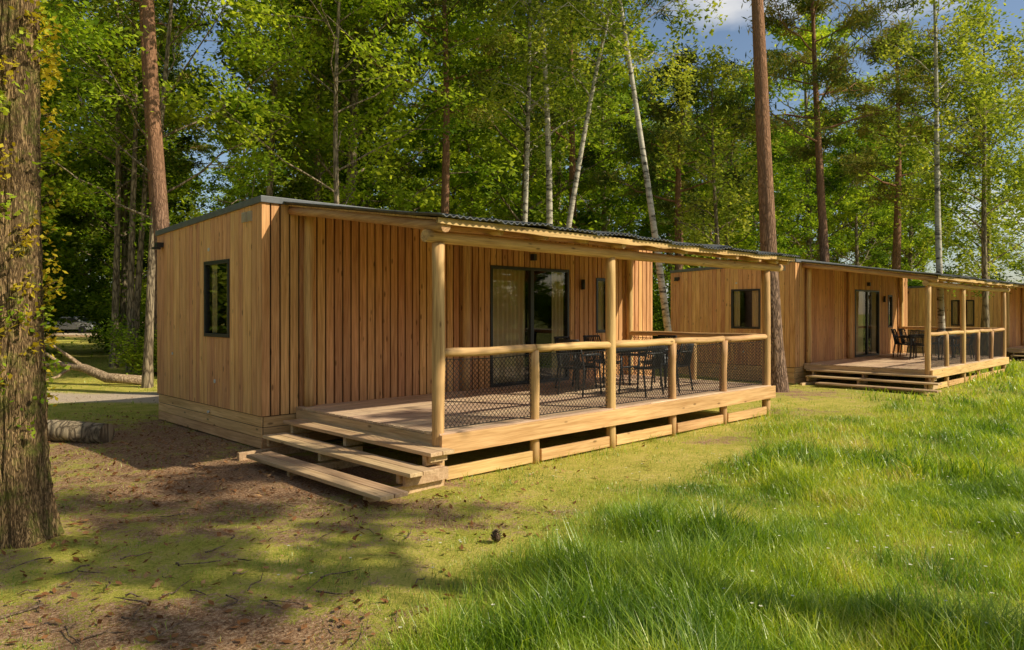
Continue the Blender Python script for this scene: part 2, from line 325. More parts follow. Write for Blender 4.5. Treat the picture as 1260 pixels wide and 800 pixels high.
for a,b,li in zip(x,y,l[k]):
    z=float(gh(a,b)); hh=.06+.10*li+.03*random.random(); g.tube([(a,b,z),(a+.01,b,z+hh)],.0015,3,0,False)
    for q in range(6):
        an=q*1.047; c=np.array([a+.01,b,z+hh]); u=np.array([math.cos(an),math.sin(an),.25]); v=np.array([-math.sin(an),math.cos(an),0]); o=g.addv([c,c+u*.008+v*.004,c+u*.014,c+u*.008-v*.004]); g.quads([[o,o+1,o+2,o+3]],1)
M_petal=flat('petal',(.75,.72,.55),.6,.2); g.obj('meadow_flowers',[M_grass,M_petal])
M_twig=barkmat('twig_bark',(.05,.03,.02),(.26,.18,.12),20,.3,.003)
g=MB()
for a in range(90):
    Z=4.1+random.random()**1.5*8; X=random.uniform(-.7,-.12)*Z; x,y=loc(X,Z); an=random.random()*6.28; L=random.uniform(.06,.4)
    z=float(gh(x,y)); pts=[(x+math.cos(an)*L*t+random.uniform(-.015,.015),y+math.sin(an)*L*t+random.uniform(-.02,.02),z+.012+.02*random.random()) for t in (0,.3,.6,1)]
    rr=random.uniform(.5,1.2); g.tube(pts,[.007*rr,.006*rr,.005*rr,.002],5)
g.obj('fallen_twigs',[M_twig])
g=MB(); px,py=loc(-.13,6.05)
for kk in range(60):
    t=kk/60; an=kk*2.4; r=.028*math.sin(math.pi*(.12+.85*t)); z=.075*t
    c=np.array([math.cos(an)*r,math.sin(an)*r,z]); u=np.array([math.cos(an),math.sin(an),.5]); s=np.array([-math.sin(an),math.cos(an),0])
    o=g.addv([c-s*.008-u*.008,c+s*.008-u*.008,c+s*.009+u*.01,c-s*.009+u*.01]); g.quads([[o,o+1,o+2,o+3]])
g.tube([(0,0,0),(0,0,.03),(0,0,.07)],[.016,.02,.006],8)
pc=g.obj('pine_cone',[M_twig],location=(px,py,float(gh(px,py))+.01)); pc.scale=(1.3,1.3,1.3)

# ------------------------------------------------------------ cabin
def wall(mb,axis,a0,a1,plane,thick,z0,top,ops,bw,gap,m=0,jit=0):
    a=a0
    while a<a1-.01:
        b=min(a+bw-gap,a1); cuts=[a,b]
        for (o0,o1,_,_) in ops:
            for c in (o0,o1):
                if a<c<b: cuts.append(c)
        cuts.sort(); jj=random.random()*jit
        for s,e in zip(cuts[:-1],cuts[1:]):
            mid=(s+e)/2; zs=[(z0,None)]
            for (o0,o1,q0,q1) in ops:
                if o0<mid<o1: zs=[(z0,q0),(q1,None)] if q0>z0+.02 else [(q1,None)]
            for (p0,p1) in zs:
                t0,t1=(top(s),top(e)) if p1 is None else (p1,p1)
                if axis==0: mb.box(s,e,plane-jj,plane+thick,p0,t0,m,t1,0)
                else: mb.box(plane-jj,plane+thick,s,e,p0,t0,m,t1,1)
        a+=bw
CL,CD=9.17,4.03
def ztop(y): return 3.42-.16*y/CD
def window(parent,axis,a0,a1,z0,z1,plane,name,sign=1,mull=(),curt=()):
    f=MB(); w=.055; d0,d1=(plane-.018*sign,plane+.07*sign)
    lo,hi=min(d0,d1),max(d0,d1)
    def bx(mb,p,q,r,s,l,h,m=0):
        if axis==0: mb.box(p,q,l,h,r,s,m)
        else: mb.box(l,h,p,q,r,s,m)
    bx(f,a0,a1,z1-w,z1,lo,hi); bx(f,a0,a1,z0,z0+w,lo,hi); bx(f,a0,a0+w,z0+w,z1-w,lo,hi); bx(f,a1-w,a1,z0+w,z1-w,lo,hi)
    for c,ww in mull: bx(f,c-ww/2,c+ww/2,z0+w,z1-w,lo+.004,hi-.004)
    f.obj(name+'_frame',[M_black],parent,bevel=.004)
    g=MB(); gp=plane+.02*sign
    c=[(a0+w,gp,z0+w),(a1-w,gp,z0+w),(a1-w,gp,z1-w),(a0+w,gp,z1-w)]
    if axis==1: c=[(b,a,z) for a,b,z in c][::-1]
    o=g.addv(c); g.quads([[o,o+1,o+2,o+3]]); g.obj(name+'_glass',[M_glass],parent)
    for (c0,c1) in curt:
        g=MB(); n=int((c1-c0)/.012); A=np.linspace(c0,c1,n); off=plane+sign*(.095+.022*np.sin((A-c0)*2*math.pi/.11+.7*np.sin(A*9)))
        lo=np.stack([A,off,np.full(n,z0+.06)],-1); hi=np.stack([A,off,np.full(n,z1-.01)],-1)
        V=np.concatenate([lo,hi]); 
        if axis==1: V=V[:,[1,0,2]]
        o=g.addv(V); k=np.arange(n-1)+o; g.quads(np.stack([k,k+1,k+1+n,k+n],-1),0,True); g.obj(name+'_curtain',[M_curt],parent)

def build_cabin():
    E=empty('wooden_cabin',(CX,CY,0))
    door=(4.24,6.34,.56,2.73); win=(7.18,7.58,1.47,2.6); sw=(1.03,1.95,1.52,2.68)
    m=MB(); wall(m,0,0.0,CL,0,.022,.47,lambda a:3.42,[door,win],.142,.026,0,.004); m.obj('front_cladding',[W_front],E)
    m=MB(); wall(m,0,0.03,CL-.03,.026,.06,.2,lambda a:3.41,[door,win],50,0); 
    wall(m,1,.09,CD-.05,.026,.06,.2,ztop,[sw],50,0); m.box(CL-.08,CL-.03,.09,CD-.05,.2,3.2); m.box(.09,CL-.09,CD-.08,CD-.03,.2,3.2); m.obj('wall_core',[M_felt],E)
    m=MB(); m.box(.09,CL-.09,.09,CD-.09,.48,.52); m.box(3.2,3.25,.09,CD-.09,.53,3.2); m.box(.09,CL-.09,CD-.14,CD-.1,.53,3.2); m.obj('interior',[M_inner],E)
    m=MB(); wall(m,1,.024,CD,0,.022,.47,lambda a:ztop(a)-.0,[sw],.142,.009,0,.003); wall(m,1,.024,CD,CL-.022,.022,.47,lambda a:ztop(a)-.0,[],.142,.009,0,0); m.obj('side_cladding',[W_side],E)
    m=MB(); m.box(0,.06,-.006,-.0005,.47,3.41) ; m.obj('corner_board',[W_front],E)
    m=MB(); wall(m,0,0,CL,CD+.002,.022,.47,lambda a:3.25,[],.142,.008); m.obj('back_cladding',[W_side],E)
    m=MB()
    for k in range(3): m.box(.012+.002*k,.034,.03,CD,.02+k*.148,.02+k*.148+.14)
    m.obj('side_skirt',[W_skirt],E,bevel=.004)
    m=MB()
    for k in range(3): m.box(0.036,CL,.012,.032,.02+k*.148,.02+k*.148+.14)
    m.obj('front_skirt',[W_skirtx],E,bevel=.004)
    m=MB(); 
    m.hexa([(-.03,-.04,3.40),(CL+.03,-.04,3.40),(CL+.03,CD+.04,3.235),(-.03,CD+.04,3.235),(-.03,-.04,3.49),(CL+.03,-.04,3.49),(CL+.03,CD+.04,3.325),(-.03,CD+.04,3.325)],0); m.obj('roof',[M_trim],E,bevel=.006)
    m=MB()
    for yy in (.28,.45):
        m.box(-.02,-.001,yy,yy+.14,3.17,3.31,0)
        for k in range(6): m.box(-.028,-.021,yy+.012,yy+.128,3.185+k*.02,3.196+k*.02,0)
    m.obj('wall_vent',[M_vent],E)
    m=MB(); m.tube([(-.015,1.78,2.86),(.0,1.78,2.86)],.028,14); m.tube([(-.015,1.55,.85),(.0,1.55,.85)],.03,14); m.tube([(-.015,3.3,1.2),(.0,3.3,1.2)],.022,14); m.tube([(-.02,1.8,.36),(.012,1.8,.36)],.02,14); m.obj('vent_cap',[M_white],E)
    m=MB(); m.box(-.12,-.001,3.72,3.84,3.02,3.1); m.box(-.16,-.05,3.73,3.83,2.98,3.018); m.box(5.25,5.33,-.1,-.006,2.86,2.98); m.tube([(6.72,-.05,2.35),(6.72,-.05,2.55)],.04,12); m.obj('wall_lamp',[M_black],E)
    window(E,1,sw[0],sw[1],sw[2],sw[3],0,'side_window',1,curt=[(1.1,1.34),(1.72,1.9)])
    window(E,0,door[0],door[1],door[2],door[3],0,'sliding_door',1,mull=[(5.3,.09)],curt=[(4.3,5.22),(5.95,6.28)])
    window(E,0,win[0],win[1],win[2],win[3],0,'front_window',1,curt=[(7.2,7.56)])
    # deck
    X0,X1,YF=.54,8.20,-3.18
    m=MB(); y=-3.25; 
    while y<-.02:
        y2=min(y+.138,-.012); xs=[.5,random.uniform(2.5,6),X1+.06]
        for a,b in zip(xs[:-1],xs[1:]): m.box(a+.002,b-.002,y,y2,.533,.56+random.random()*.003)
        y+=.145
    m.obj('deck_floor',[W_deck],E,bevel=.003)
    m=MB(); m.box(X0-.05,X1+.12,-3.305,-3.256,.33,.548); m.box(X0+.1,X1+.05,-3.10,-3.05,.35,.53); 
    xs=[X0+1.532*k for k in range(6)]
    for k in range(5): m.box(xs[k]+.08,xs[k+1]-.08,-3.23,-3.19,.03,.175)
    m.box(X1+.07,X1+.115,-3.25,-.02,.33,.53)
    m.obj('deck_fascia',[W_beam],E,bevel=.006)
    m=MB(); m.box(X0-.045,X0-.005,-3.25,-.03,.40,.53); 
    for xx in np.arange(.8,8.2,.6): m.box(xx,xx+.05,-3.04,-.1,.38,.53)
    m.obj('deck_joists',[W_step],E)
    m=MB()
    for nx,ya,yb,z in ((.20,-3.48,-.22,.42),(-.16,-3.62,-.36,.28),(-.58,-3.72,-.80,.14)):
        for q in range(2): m.box(nx+q*.168,nx+q*.168+.158,ya+random.uniform(0,.015),yb,z-.042,z)
    for yy in (-3.34,-1.75,-.42):
        m.box(.24,.49,yy,yy+.06,.26,.376); m.box(-.1,.49,yy+.002,yy+.062,.125,.236) ; m.box(-.5,.49,yy,yy+.06,-.03,.096)
    m.box(.26,.49,-3.40,-3.36,.30,.372); m.box(-.08,.49,-3.42,-3.37,.10,.232);
    m.obj('steps',[W_step],E,bevel=.005)
    m=MB()
    def log(m,p0,p1,r,n=12,bow=.006,mat=0,lump=.05):
        p0=np.array(p0,float);p1=np.array(p1,float);k=max(4,int(np.linalg.norm(p1-p0)/.2)); T=np.linspace(0,1,k)
        P=p0+(p1-p0)*T[:,None]; ph=random.random()*6; d=np.abs(p1-p0); o=np.zeros_like(P); ax_=[i for i in range(3) if i!=int(np.argmax(d))]
        for q in ax_: o[:,q]=bow*np.sin(T*3.1*random.uniform(1,3)+ph+q)
        m.tube(P+o,r*(1+.035*np.sin(T*9+ph)),n,mat,True,True,lump)
    for k in (0,2,5): log(m,(xs[k],YF,-.05),(xs[k],YF,2.66),.072)
    for k in (1,3,4): log(m,(xs[k],YF,-.05),(xs[k],YF,1.42),.062)
    log(m,(.66,-.09,.56),(.66,-.09,3.28),.07); log(m,(xs[2],-.09,.56),(xs[2],-.09,3.28),.07); log(m,(X1,-.09,.56),(X1,-.09,3.28),.07)
    log(m,(X1,-1.65,0),(X1,-1.65,1.42),.06)
    m.obj('posts',[W_logz],E)
    m=MB(); log(m,(.36,YF,2.725),(8.72,YF,2.725),.07,14,.012)
    log(m,(X0-.02,YF-.0,1.44),(xs[1],YF,1.445),.05); log(m,(xs[1],YF,1.45),(xs[2],YF,1.44),.05); log(m,(xs[2],YF,1.445),(xs[3],YF,1.44),.052); log(m,(xs[3],YF,1.45),(xs[4],YF,1.44),.05); log(m,(xs[4],YF,1.44),(X1,YF,1.445),.05)
    log(m,(.5,-.09,3.32),(8.5,-.09,3.32),.05)
    m.obj('long_logs',[W_logx],E)
    m=MB(); log(m,(X1,YF,1.45),(X1,-.02,1.45),.05)
    zr=lambda y:3.40+(.50/3.4)*y
    for k,xx in enumerate([.44,1.3,2.07,2.85,3.6,4.4,5.14,5.9,6.67,7.45,8.2,8.62]): log(m,(xx,-.03,zr(-.03)-.075),(xx,-3.36-random.random()*.1,zr(-3.4)-.07),.048 if k else .062,10,.012)
    m.obj('rafters',[W_logy],E)
    m=MB(); y=-3.43
    while y<-.03:
        m.hexa([(.38,y,zr(y)-.014),(8.68,y,zr(y)-.014),(8.68,y+.145,zr(y+.145)-.014),(.38,y+.145,zr(y+.145)-.014),(.38,y,zr(y)+.008),(8.68,y,zr(y)+.008),(8.68,y+.145,zr(y+.145)+.008),(.38,y+.145,zr(y+.145)+.008)],0); y+=.15
    n=160; A=np.linspace(.3,8.72,n); lowv=zr(-3.46)-.045-.03*vn(A,A*0,.35,61); hi=np.full(n,zr(-3.46)+.012)
    for (yy,y2) in ((-3.475,-3.445),):
        V=np.concatenate([np.stack([A,np.full(n,yy),lowv],-1),np.stack([A,np.full(n,yy),hi],-1),np.stack([A,np.full(n,y2),hi],-1),np.stack([A,np.full(n,y2),lowv],-1)]); o=m.addv(V); k=np.arange(n-1)+o
        for a,b in ((0,1),(1,2),(2,3),(3,0)): m.quads(np.stack([k+a*n,k+1+a*n,k+1+b*n,k+b*n],-1))
    m.obj('roof_boarding',[W_logx],E)
    m=MB(); nx_,ny_=560,24; A=np.linspace(.30,8.76,nx_); B=np.linspace(-3.54,-.0,ny_); AA,BB=np.meshgrid(A,B,indexing='ij')
    sheet=np.floor((AA-.3)/.86); Zs=zr(BB)+.036+.012*np.sin(AA*2*math.pi/.095)+.025*((AA-.3)/.86-sheet)+.05*(vn(AA,BB,.5,62)-.5)*np.clip((-2.2-BB),0,1)
    BB=BB+np.where(BB<-3.5,-.07*(vn(sheet*7.3,BB*0,1,63)-.5),0)
    for dz,fl in ((0,0),(-.012,1)):
        o=m.addv(np.stack([AA,BB,Zs+dz],-1)); i=np.arange(nx_-1)[:,None]*ny_; j=np.arange(ny_-1)[None,:]; m.quads(np.stack([i+j,i+ny_+j,i+ny_+j+1,i+j+1],-1)+o,0,True)
    k=np.arange(nx_-1)*ny_; m.quads(np.stack([k,k+ny_,k+ny_+nx_*ny_,k+nx_*ny_],-1)); k=np.arange(ny_-1); m.quads(np.stack([k,k+1,k+1+nx_*ny_,k+nx_*ny_],-1))
    m.obj('corrugated_roof',[M_roof],E)
    m=MB(); r=.0036; sp=.062
    def net(p0,p1,z0,z1):
        L=math.dist(p0,p1); H=z1-z0; ux,uy=(p1[0]-p0[0])/L,(p1[1]-p0[1])/L
        def P(a,b): 
            sag=.02*math.sin(a/L*math.pi)*(b/H); return (p0[0]+ux*a+uy*.004,p0[1]+uy*a,z0+b-sag)
        c=-H
        while c<L:
            for sgn in (1,-1):
                a0=max(0,c) ; a1=min(L,c+H)
                if a1-a0<.02: continue
                if sgn>0: q=[P(a0,a0-c),P(a1,a1-c)]
                else: q=[P(a0,H-(a0-c)),P(a1,H-(a1-c))]
                q=np.array(q); mid=(q[0]+q[1])/2
                m.tube(np.array([q[0],mid,q[1]]),r,3,0,False,False)
            c+=sp
        for b in (0,H): m.tube(np.array([P(t*L,b) for t in np.linspace(0,1,9)]),.006,5,0,False)
    for k in range(5): net((xs[k]+.06,YF),(xs[k+1]-.06,YF),.60,1.375)
    net((X1,-3.1),(X1,-1.7),.60,1.375); net((X1,-1.6),(X1,-.17),.60,1.375)
    m.obj('railing_net',[M_net],E)
    return E
cab=build_cabin()
def dup(E,l,rz=0):
    F=bpy.data.objects.new(E.name.split('.')[0],None); scene.collection.objects.link(F); F.location=l; F.rotation_euler[2]=rz
    for c in list(E.children):
        d=bpy.data.objects.new(c.name.split('.')[0],c.data); scene.collection.objects.link(d); d.parent=F; d.location=c.location; d.rotation_euler=c.rotation_euler
        for mo in c.modifiers:
            b=d.modifiers.new('bevel','BEVEL'); b.width=mo.width; b.segments=1; b.limit_method='ANGLE'
    return F
dup(cab,(CX+15.3,CY-.47,-.11)); dup(cab,(CX+33,CY-1.57,-.24))

# ------------------------------------------------------------ furniture
def chair_mesh():
    m=MB()
    for sx in (-1,1):
        m.tube([(sx*.25,-.24,0),(sx*.235,-.21,.42),(sx*.25,-.2,.64)],[.015,.018,.016],8)
        m.tube([(sx*.24,.28,0),(sx*.225,.22,.42),(sx*.22,.27,.66),(sx*.2,.33,.88)],[.015,.018,.016,.014],8)
        m.tube([(sx*.255,-.22,.645),(sx*.27,-.05,.66),(sx*.25,.15,.655),(sx*.22,.27,.65)],[.02,.024,.022,.016],8)
    n=9; A=np.linspace(-1,1,n); X,Y=np.meshgrid(A,A,indexing='ij')
    for dz in (0,-.025):
        o=m.addv(np.stack([X*.225,Y*.235,.445-.02*(1-X**2)+.015*Y+dz],-1)); i=np.arange(n-1)[:,None]*n; j=np.arange(n-1)[None,:]; m.quads(np.stack([i+j,i+n+j,i+n+j+1,i+j+1],-1)+o,0,True)
    m.tube([(-.23,-.23,.435),(.23,-.23,.435)],.014,6); m.tube([(-.22,.22,.44),(.22,.22,.44)],.014,6)
    for k in range(9):
        xx=-.17+k*.0425; c=.045*(1-(xx/.2)**2); m.tube([(xx,.23+c*.4,.45),(xx,.27+c,.66),(xx*.95,.33+c,.88)],.010,5)
    m.tube([(x_,.335+.045*(1-(x_/.2)**2),.885) for x_ in np.linspace(-.2,.2,7)],.018,8); m.tube([(x_,.28+.045*(1-(x_/.2)**2),.68) for x_ in np.linspace(-.21,.21,7)],.012,6)
    return m.mesh('garden_chair',[M_furn])
CH=chair_mesh()
def table_mesh():
    m=MB()
    for k in range(8): m.box(-.8,.8,-.44+k*.111,-.44+k*.111+.103,.72,.742)
    m.box(-.82,-.802,-.46,.46,.705,.745); m.box(.802,.82,-.46,.46,.705,.745); m.box(-.8,.8,-.46,-.442,.705,.745); m.box(-.8,.8,.449,.462,.705,.745)
    for sx in (-1,1):
        for sy in (-1,1): m.tube([(sx*.75,sy*.39,0),(sx*.72,sy*.37,.71)],[.022,.028],10)
    m.box(-.7,.7,-.36,-.33,.66,.7); m.box(-.7,.7,.33,.36,.66,.7); return m.mesh('dining_table',[M_furn])
TM=table_mesh()
def inst(name,me,l,rz=0,s=1,parent=None):
    o=bpy.data.objects.new(name,me); scene.collection.objects.link(o); o.location=l; o.rotation_euler[2]=rz
    o.scale=(s,s,s) if isinstance(s,(int,float)) else s
    if parent: o.parent=parent
    return o
for (ox,oy,oz) in ((0,0,0),(15.3,-.47,-.11)):
    tx,ty,z=10.2+ox,7.75+oy,.564+oz
    inst('dining_table',TM,(tx,ty,z))
    for dx,dy,r in ((-.4,-.68,math.pi),(.42,-.72,math.pi+.1),(-.42,.66,0.05),(.4,.7,-.1),(-1.1,.0,math.pi/2+.1),(1.12,.05,-math.pi/2)):
        inst('garden_chair',CH,(tx+dx,ty+dy,z),r)

# ------------------------------------------------------------ trees
def trunk_pts(base,H,lean,rg,n=16,wob=.12,curve=0):
    t=np.linspace(0,1,n); ph=rg.random(4)*6
    w=np.stack([np.sin(t*5+ph[0])-math.sin(ph[0]),np.sin(t*4.3+ph[1])-math.sin(ph[1])],-1)*wob*t[:,None]**.6
    L=np.array(lean)[None,:]*(t[:,None]+curve*(t[:,None]**2-t[:,None]))
    return np.concatenate([L+w,(t*H)[:,None]],1)+np.array(base)
def tree(kind,H,r0,lean=(0,0),cb=.35,cr=3.0,nleaf=14000,ls=.15,seed=0,curve=0,nl=18,wob=.12,tight=1.0):
    rg=np.random.default_rng(seed); m=MB(); P=trunk_pts((0,0,0),H,lean,rg,18,wob,curve); t=np.linspace(0,1,18)
    R=r0*(1-.8*t**1.1)+r0*.45*np.exp(-t*H/.35)
    P[0,2]=-.25
    m.tube(P,R,14,0,False,True,.06)
    C=[];CRr=[]
    def at(tt): return np.array([np.interp(tt,t,P[:,q]) for q in range(3)])
    for k in range(nl):
        f=k/(nl-1); tt=cb+(.98-cb)*f**.9; a=k*2.4+rg.random()*.9; 
        if kind=='pine': prof=(.55+.6*math.sin(math.pi*min(1,f*1.0+.15)))*(1-.35*f); up=.15+.35*f
        elif kind=='birch': prof=math.sin(math.pi*(.22+.72*f))*.95+.1; up=.9
        else: prof=math.sin(math.pi*(.25+.68*f))*.95+.12; up=.45+.5*f
        L=cr*prof*(.65+.6*rg.random()); d=np.array([math.cos(a),math.sin(a),up]); d/=np.linalg.norm(d)
        s=np.linspace(0,1,7)[:,None]; st=at(tt)
        bend=np.array([0,0,(-.25 if kind=='birch' else .12)*L])
        Q=st+d*L*s+bend*s**2+rg.normal(size=(7,3))*.05*L*s*.6
        rr=max(.012,np.interp(tt,t,R)*.38); m.tube(Q,rr*(1-.85*s[:,0])+.004,6,0,False)
        for q in range(5):
            g0=.35+.6*rg.random() if q else 1.0; p0=np.array([np.interp(g0,s[:,0],Q[:,c]) for c in range(3)])
            dd=d*.5+rg.normal(size=3)*.7; dd[2]=dd[2]*.5+(.1 if kind!='birch' else -.25); dd/=np.linalg.norm(dd); l2=L*(.22+.25*rg.random())
            ss=np.linspace(0,1,4)[:,None]; Q2=p0+dd*l2*ss+rg.normal(size=(4,3))*.04*ss; m.tube(Q2,rr*.35*(1-.8*ss[:,0])+.003,4,0,False)
            C.append(Q2[3]);CRr.append(.42+.2*rg.random()); C.append(Q2[2]);CRr.append(.35)
            if kind=='birch': C.append(Q2[3]+np.array([0,0,-.5]));CRr.append(.3)
    C=np.array(C);CRr=np.array(CRr)*(cr/3.0)**.7*tight
    idx=rg.integers(0,len(C),nleaf); off=rg.normal(size=(nleaf,3))*.62
    if kind=='pine': off*=np.array([1,1,.42])
    elif kind=='birch': off*=np.array([.9,.9,1.1])
    else: off*=np.array([1.15,1.15,.62])
    PP=C[idx]+off*CRr[idx][:,None]
    if kind=='pine': m.leaves(PP,ls*1.5,rg,1,.16,.1)
    else: m.leaves(PP,ls,rg,1,.55,.7)
    return m
def put(kind,name,X,Z,H,r0,lean=(0,0),cb=.35,cr=3,nleaf=14000,ls=.15,seed=0,curve=0,mats=None,nl=18,wob=.12,tight=1.0):
    lx=.716*lean[0]+.698*lean[1]; ly=-.698*lean[0]+.716*lean[1]
    x,y=loc(X,Z); m=tree(kind,H,r0,(lx,ly),cb,cr,nleaf,ls,seed,curve,nl,wob,tight)
    return m.obj(name,mats,location=(x,y,float(gh(x,y))))
PN=[B_pine,L_pine]; BR=[B_birch,L_birch]; GR=[B_gen,L_birch]; OK=[B_gen,L_oak]; GB=[B_gen,L_bright]
put('pine','pine_tree',-7.85,17,17,.21,(-.9,0),.62,3.0,11000,.17,1,mats=PN)
put('pine','pine_tree',-10.7,22.5,18,.18,(-.8,0),.6,3.0,10000,.17,2,mats=PN)
put('birch','birch_tree',-13.3,24.5,15,.12,(.3,0),.4,2.6,9000,.13,3,mats=GR)
put('oak','shade_tree',-12.9,25,16,.12,(.7,0),.35,2.8,12000,.15,4,mats=GB)
put('birch','birch_tree',-12.2,23.5,15,.12,(-.3,0),.45,2.6,9000,.13,5,mats=GR,wob=.3)
put('birch','birch_tree',-8.1,24,16,.14,(.5,0),.4,2.8,12000,.14,6,mats=GR)
put('oak','beech_tree',-9.2,18.5,12,.11,(.6,0),.30,3.6,15000,.13,7,mats=GB)
put('oak','beech_tree',-4.6,19.5,13,.10,(.2,0),.34,3.3,15000,.14,8,mats=GB)
put('pine','pine_tree',-2.2,24,15.5,.18,(-.3,0),.55,3.3,14000,.18,9,mats=PN)
put('birch','birch_tree',.3,22.5,16,.10,(.1,0),.42,2.3,8000,.13,10,mats=BR)
put('birch','birch_tree',1.1,22,17,.12,(-.2,0),.42,2.6,8000,.13,11,mats=BR,wob=.2)
put('birch','birch_tree',.9,21,15,.10,(3.2,0),.50,2.4,7000,.13,12,mats=BR,curve=.2)
put('birch','birch_tree',4.15,18.6,15,.10,(-1.9,.5),.55,2.4,7000,.13,13,mats=BR,wob=.2)
put('pine','pine_tree',6.5,18.0,19,.225,(-1.3,0),.66,3.2,14000,.17,14,mats=PN,wob=.1)
put('pine','pine_tree',11.7,27,15,.2,(-.6,0),.52,3.3,15000,.18,15,mats=PN)
put('pine','pine_tree',16.7,32,14,.22,(0,0),.5,3.2,14000,.19,16,mats=PN)
put('birch','birch_tree',14.7,25,16,.12,(-.7,0),.4,2.9,9000,.14,17,mats=BR)
put('birch','birch_tree',7.6,26.5,11,.11,(-.2,0),.35,2.2,8000,.14,18,mats=GR)
put('pine','pine_tree',6.4,28,11.5,.18,(.2,0),.5,2.4,10000,.18,19,mats=PN)
put('pine','pine_tree',2.4,29,16,.2,(0,0),.5,3,12000,.18,20,mats=PN)
put('birch','birch_tree',20.5,32,11.5,.14,(.5,0),.25,3.4,14000,.16,21,mats=GR)
put('birch','birch_tree',17.5,27,12.5,.12,(-.4,0),.35,2.8,11000,.15,22,mats=GR)
put('oak','shade_tree',9.9,2.1,16,.20,(0,0),.52,4.2,12000,.17,30,mats=OK,nl=10,tight=.5)  # unseen tree placed toward the sun to dapple the left foreground
put('oak','shade_tree',13.0,-1.0,15,.18,(0,0),.5,3.2,9000,.17,31,mats=OK,nl=9,tight=.5)  # second unseen tree, added to strengthen the foreground shadow band

ox,oy=loc(-4.10,6.1); m=MB(); na,nzv=150,300; th=np.arange(na)/na*2*math.pi; zz=np.linspace(-.15,8.5,nzv); TH,ZZ=np.meshgrid(th,zz)
TT=TH+ .25*vn(TH*1.0,ZZ,.5,70)
def ridge(u,v,s): q=vn(np.cos(u)*2.2+9,np.sin(u)*2.2+v*.38,s,71); return 1-np.abs(2*q-1)
R=.205*(1-.035*ZZ)+.10*np.exp(-(ZZ+.1)/.28)*(1+.35*np.cos(TH*5+1))
R=R+.026*ridge(TT,ZZ,.22)**2+.014*ridge(TT+3,ZZ*1.7,.09)+.02*(vn(np.cos(TH)*2,np.sin(TH)*2+ZZ,1.3,73)-.5)
cx=-.06*np.sin(ZZ*.5)
o=m.addv(np.stack([cx+R*np.cos(TH),R*np.sin(TH),ZZ],-1)); i=np.arange(nzv-1)[:,None]*na; j=np.arange(na)[None,:]; m.quads(np.stack([i+j,i+(j+1)%na,i+na+(j+1)%na,i+na+j],-1)+o,0,True)
r2=np.random.default_rng(77)
for k in range(200):
    z=r2.random()**.8*4.6+.9; a=r2.random()*6.28; rr=.245; c=np.array([rr*math.cos(a)-.04,rr*math.sin(a),z]); n=int(8+r2.random()*30)
    P=c+r2.normal(size=(n,3))*.045*np.array([1,1,1.3])+np.array([math.cos(a),math.sin(a),.2])*r2.random((n,1))*.08
    m.leaves(P,.05,r2,1 if r2.random()<.65 else 2,.6,.4)
    m.tube([c*np.array([.9,.9,1]),c+np.array([math.cos(a)*.08,math.sin(a)*.08,.05])],[.005,.002],4,0,False)
C=[]
for k in range(13):
    a=k*2.4; z=5.2+k*.27; L=2.0+1.8*r2.random(); d=np.array([math.cos(a),math.sin(a),.55]); s=np.linspace(0,1,7)[:,None]; Q=np.array([0,0,z])+d*L*s+r2.normal(size=(7,3))*.08*s; m.tube(Q,.06*(1-.85*s[:,0])+.005,8,0,False)
    for q in range(7):
        g0=.3+.7*r2.random(); p0=np.array([np.interp(g0,s[:,0],Q[:,c]) for c in range(3)]); dd=r2.normal(size=3); dd/=np.linalg.norm(dd); e=p0+dd*(.5+.4*r2.random()); m.tube([p0,(p0+e)/2+.03,e],[.012,.008,.003],4,0,False); C.append(e)
C=np.array(C); P=C[r2.integers(0,len(C),9000)]+r2.normal(size=(9000,3))*np.array([.32,.32,.2]); m.leaves(P,.085,r2,2,.55,.7)
m.obj('shade_tree',[B_oak,L_rust,L_bright],location=(ox,oy,float(gh(ox,oy))))

FM=[]
for s,(k,H,r,cb,cr,nlf,ls,mt,nl) in enumerate([('oak',17,.2,.18,3.8,16000,.23,OK,26),('oak',15,.18,.16,3.6,16000,.22,GB,26),('oak',19,.22,.24,4.0,16000,.24,GB,26),('birch',16,.14,.25,3.0,12000,.19,GR,22),('pine',18,.2,.5,3.2,11000,.24,PN,18)]):
    FM.append((tree(k,H,r,(.4,.2),cb,cr,nlf,ls,50+s,0,nl,tight=.8).mesh('forest_tree',mt),H))
SH=[]
for s in range(3):
    rr=np.random.default_rng(90+s); m=MB(); C=[]
    for k in range(16):
        a=rr.random()*6.28; L=.9+1.6*rr.random(); d=np.array([math.cos(a)*.6,math.sin(a)*.6,1.0]); q=np.linspace(0,1,5)[:,None]; Q=d*L*q+rr.normal(size=(5,3))*.06; Q[0]=0,0,-.05; m.tube(Q,.02*(1-.8*q[:,0])+.003,5,0,False); C+= [Q[4],Q[3],Q[2],Q[4]+rr.normal(size=3)*.3]
    C=np.array(C); n=5000; P=C[rr.integers(0,len(C),n)]+rr.normal(size=(n,3))*np.array([.32,.32,.26]); P[:,2]=np.abs(P[:,2]); m.leaves(P,.14,rr,1,.55,.6); SH.append(m.mesh('shrub_mesh',[B_gen,[L_oak,L_bright,L_oak][s]]))
F=empty('distant_forest'); rf=random.Random(9)
def okpos(x,y,X,Z):
    if Z<9 : return False
    if -.68<X/Z<-.54 and Z<66 and Z>14: return False
    for oxx,oyy in ((0,0),(15.3,-.47),(33,-1.57)):
        if -2.5<x-CX-oxx<11.5 and -9<y-CY-oyy<7.0: return False
    return y>16.5 or X<-9
cnt=0
